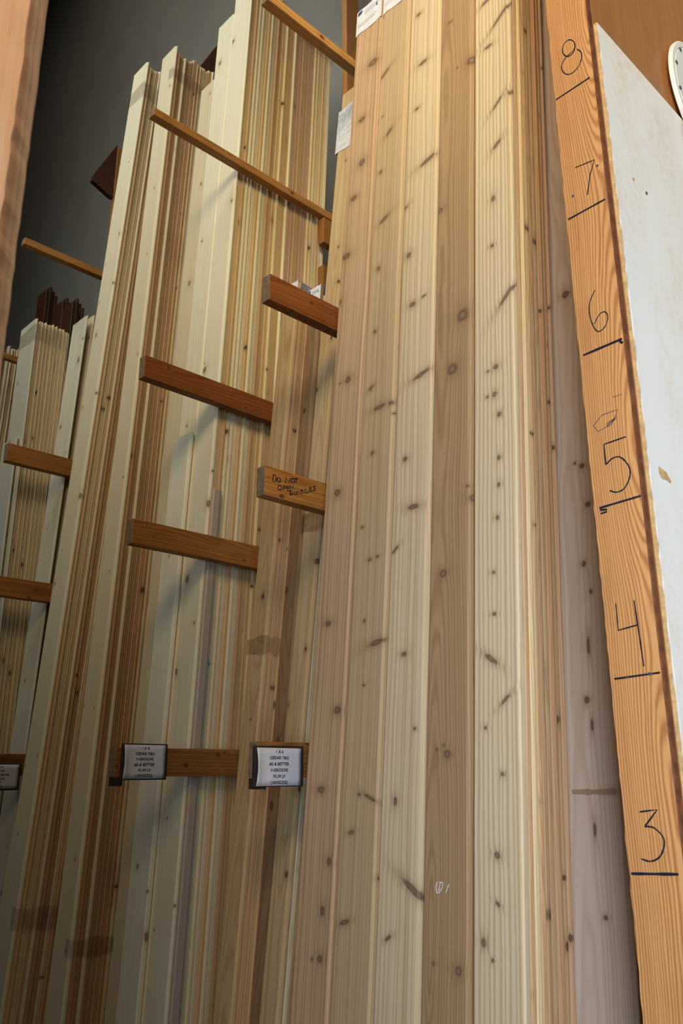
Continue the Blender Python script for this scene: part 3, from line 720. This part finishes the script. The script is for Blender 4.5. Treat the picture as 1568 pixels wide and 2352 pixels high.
path = [Vector((-.603, ox, oz)), Vector((-.575, ox+.002, oz-.004)), Vector((-.562, (ox+hy)/2, oz-.03)), Vector((-.562, hy, oz-.12)), Vector((-.562, hy+.004, oz-.3)), Vector((-.56, hy+.02, oz-.6)), Vector((-.556, hy+.06, oz-1.1)), Vector((-.55, hy+.10, oz-2.0)), Vector((-.55, hy+.11, FLOOR+.03))]
pts = []
def cr(p0, p1, p2, p3, t): return .5*((2*p1)+(p2-p0)*t+(2*p0-5*p1+4*p2-p3)*t*t+(3*p1-p0-3*p2+p3)*t**3)
for i in range(len(path)-1):
    p0 = path[max(i-1, 0)]; p3 = path[min(i+2, len(path)-1)]
    n = max(2, int((path[i+1]-path[i]).length/.002))
    for k in range(n): pts.append(cr(p0, path[i], path[i+1], p3, k/n))
bm = bmesh.new(); prev = None; dist = 0
for i, p in enumerate(pts):
    t_ = (pts[min(i+1, len(pts)-1)]-pts[max(i-1, 0)]).normalized()
    s1 = t_.cross(Vector((0, 1, .2))).normalized(); s2 = t_.cross(s1)
    if i: dist += (p-pts[i-1]).length
    row = []
    for k in range(20):
        a = 2*math.pi*k/20
        r = .027+.0045*math.sin(dist/.014*2*math.pi-a)
        row.append(bm.verts.new(p+(s1*math.cos(a)+s2*math.sin(a))*r*min(1, .6+i*.05)))
    if prev:
        for k in range(20): bm.faces.new((prev[k], prev[(k+1) % 20], row[(k+1) % 20], row[k]))
    prev = row
me = mesh('ribbed_hose', bm)
for q in me.polygons: q.use_smooth = True
tag(link('ribbed_hose', me, HOSE), 'spiral ribbed grey hose hanging from the cream flange', 'hose')

# ------------------------------------------------------------------ near timber at the picture's edge
NEAR = wood('rough_sawn', (.92, .62, .38), (.74, .36, .16), freq=70, ring=.8, streak=.6, density=.1, tint=False, rough=.8, blotch=.25)
fx, fy = at(50, 150, 1, .228).x, .228
d_ = Vector((fx, fy))
bm = bmesh.new(); rows = []; nz = 220
ang = math.atan2(fy, fx)
for i in range(nz+1):
    z = FLOOR+3.6*i/nz; j = rnd.uniform(-.0012, .0012)
    rows.append([bm.verts.new(v) for v in ((0+j, 0, z), (0+j*.5, .038, z), (-.14, .038, z), (-.14, 0, z))])
for i in range(nz):
    for k in range(4): bm.faces.new((rows[i][k], rows[i][(k+1) % 4], rows[i+1][(k+1) % 4], rows[i+1][k]))
bm.faces.new(rows[-1]); bm.faces.new(list(reversed(rows[0])))
me = mesh('timber_post', bm); me.transform(Matrix.Translation((0, 0, -FLOOR)))
np_ = link('timber_post', me, NEAR); np_.location = (fx, fy, FLOOR); np_.rotation_euler = (0, 0, math.radians(45))
tag(np_, 'blurred rough sawn timber post close to the viewer, clear of the rack', 'post')

# ------------------------------------------------------------------ room shell
WALLM = plain('grey_wall_paint', (.21, .192, .16), .85, noise=.05, scale=3)
FLOORM = plain('concrete', (.30, .28, .26), .8, noise=.15, scale=6)
struct(box('wall_back', -9.2, 1.5, 2.605, 2.75, FLOOR, 9.5, WALLM))
struct(box('wall_left', -9.4, -9.2, -6, 2.75, FLOOR, 9.5, WALLM))
struct(box('floor', -9.4, 5, -6, 2.75, FLOOR-.15, FLOOR-.001, FLOORM))
struct(box('ceiling', -9.4, 5, -6, 2.75, 9.5, 9.6, plain('ceiling_boards', (.35, .30, .24), .9)))

# ------------------------------------------------------------------ light
def area(name, loc, aim, sx, sy, power, col, spread=180):
    l = bpy.data.lights.new(name, 'AREA'); l.shape = 'RECTANGLE'; l.size = sx; l.size_y = sy; l.energy = power; l.color = col; l.spread = math.radians(spread)
    o = bpy.data.objects.new(name, l); COL.objects.link(o); o.location = loc
    o.rotation_euler = (Vector(aim)-Vector(loc)).to_track_quat('-Z', 'Y').to_euler()
    return o
area('high_bay_lamp', (-2.7, -.9, 6.3), (-3.3, 1.9, 4.6), 3.4, 2.6, 29, (.93, 1, 1), 70)
area('back_wall_fill', (-3.6, -.2, 8.6), (-4.0, 2.6, 6.6), 2.5, 1.2, 18, (1, .94, .84), 100)  # added fill that lifts the upper back wall, not a known fixture
area('warm_fill', (.4, -1.3, 4.4), (-1.2, 1.6, 3.3), 1.8, 1.2, 13.5, (1, .72, .46), 64)  # added warm fill for the tops of the cedar boards
area('side_fill', (1.1, -.9, 4.2), (-1.0, 1.7, 3.5), 1.6, 1.0, 8, (.95, 1, .7), 54)  # second added fill, brightens the white panel and cedar tops from the side
area('timber_fill', (.35, -.45, 3.1), (-.64, .24, 1.75), .5, .5, 2.6, (1, .86, .7), 50)  # invented light, put in only to brighten the near timber post
area('open_door', (1.2, -.5, 2.0), (.78, 1.45, 2.0), 1.7, 1.3, 44, (.74, .85, .97), 98)
area('open_door_low', (1.2, -.5, .70), (.78, 1.45, .72), 1.7, 1.3, 45, (.65, .79, 1), 98)
w = bpy.data.worlds.new('world'); S.world = w; w.use_nodes = True
bg = w.node_tree.nodes['Background']; bg.inputs[0].default_value = (.80, .85, 1, 1); bg.inputs[1].default_value = .022
S.view_settings.view_transform = 'Standard'; S.view_settings.look = 'None'; S.view_settings.exposure = 0; S.view_settings.gamma = 1
S.view_settings.use_curve_mapping = False
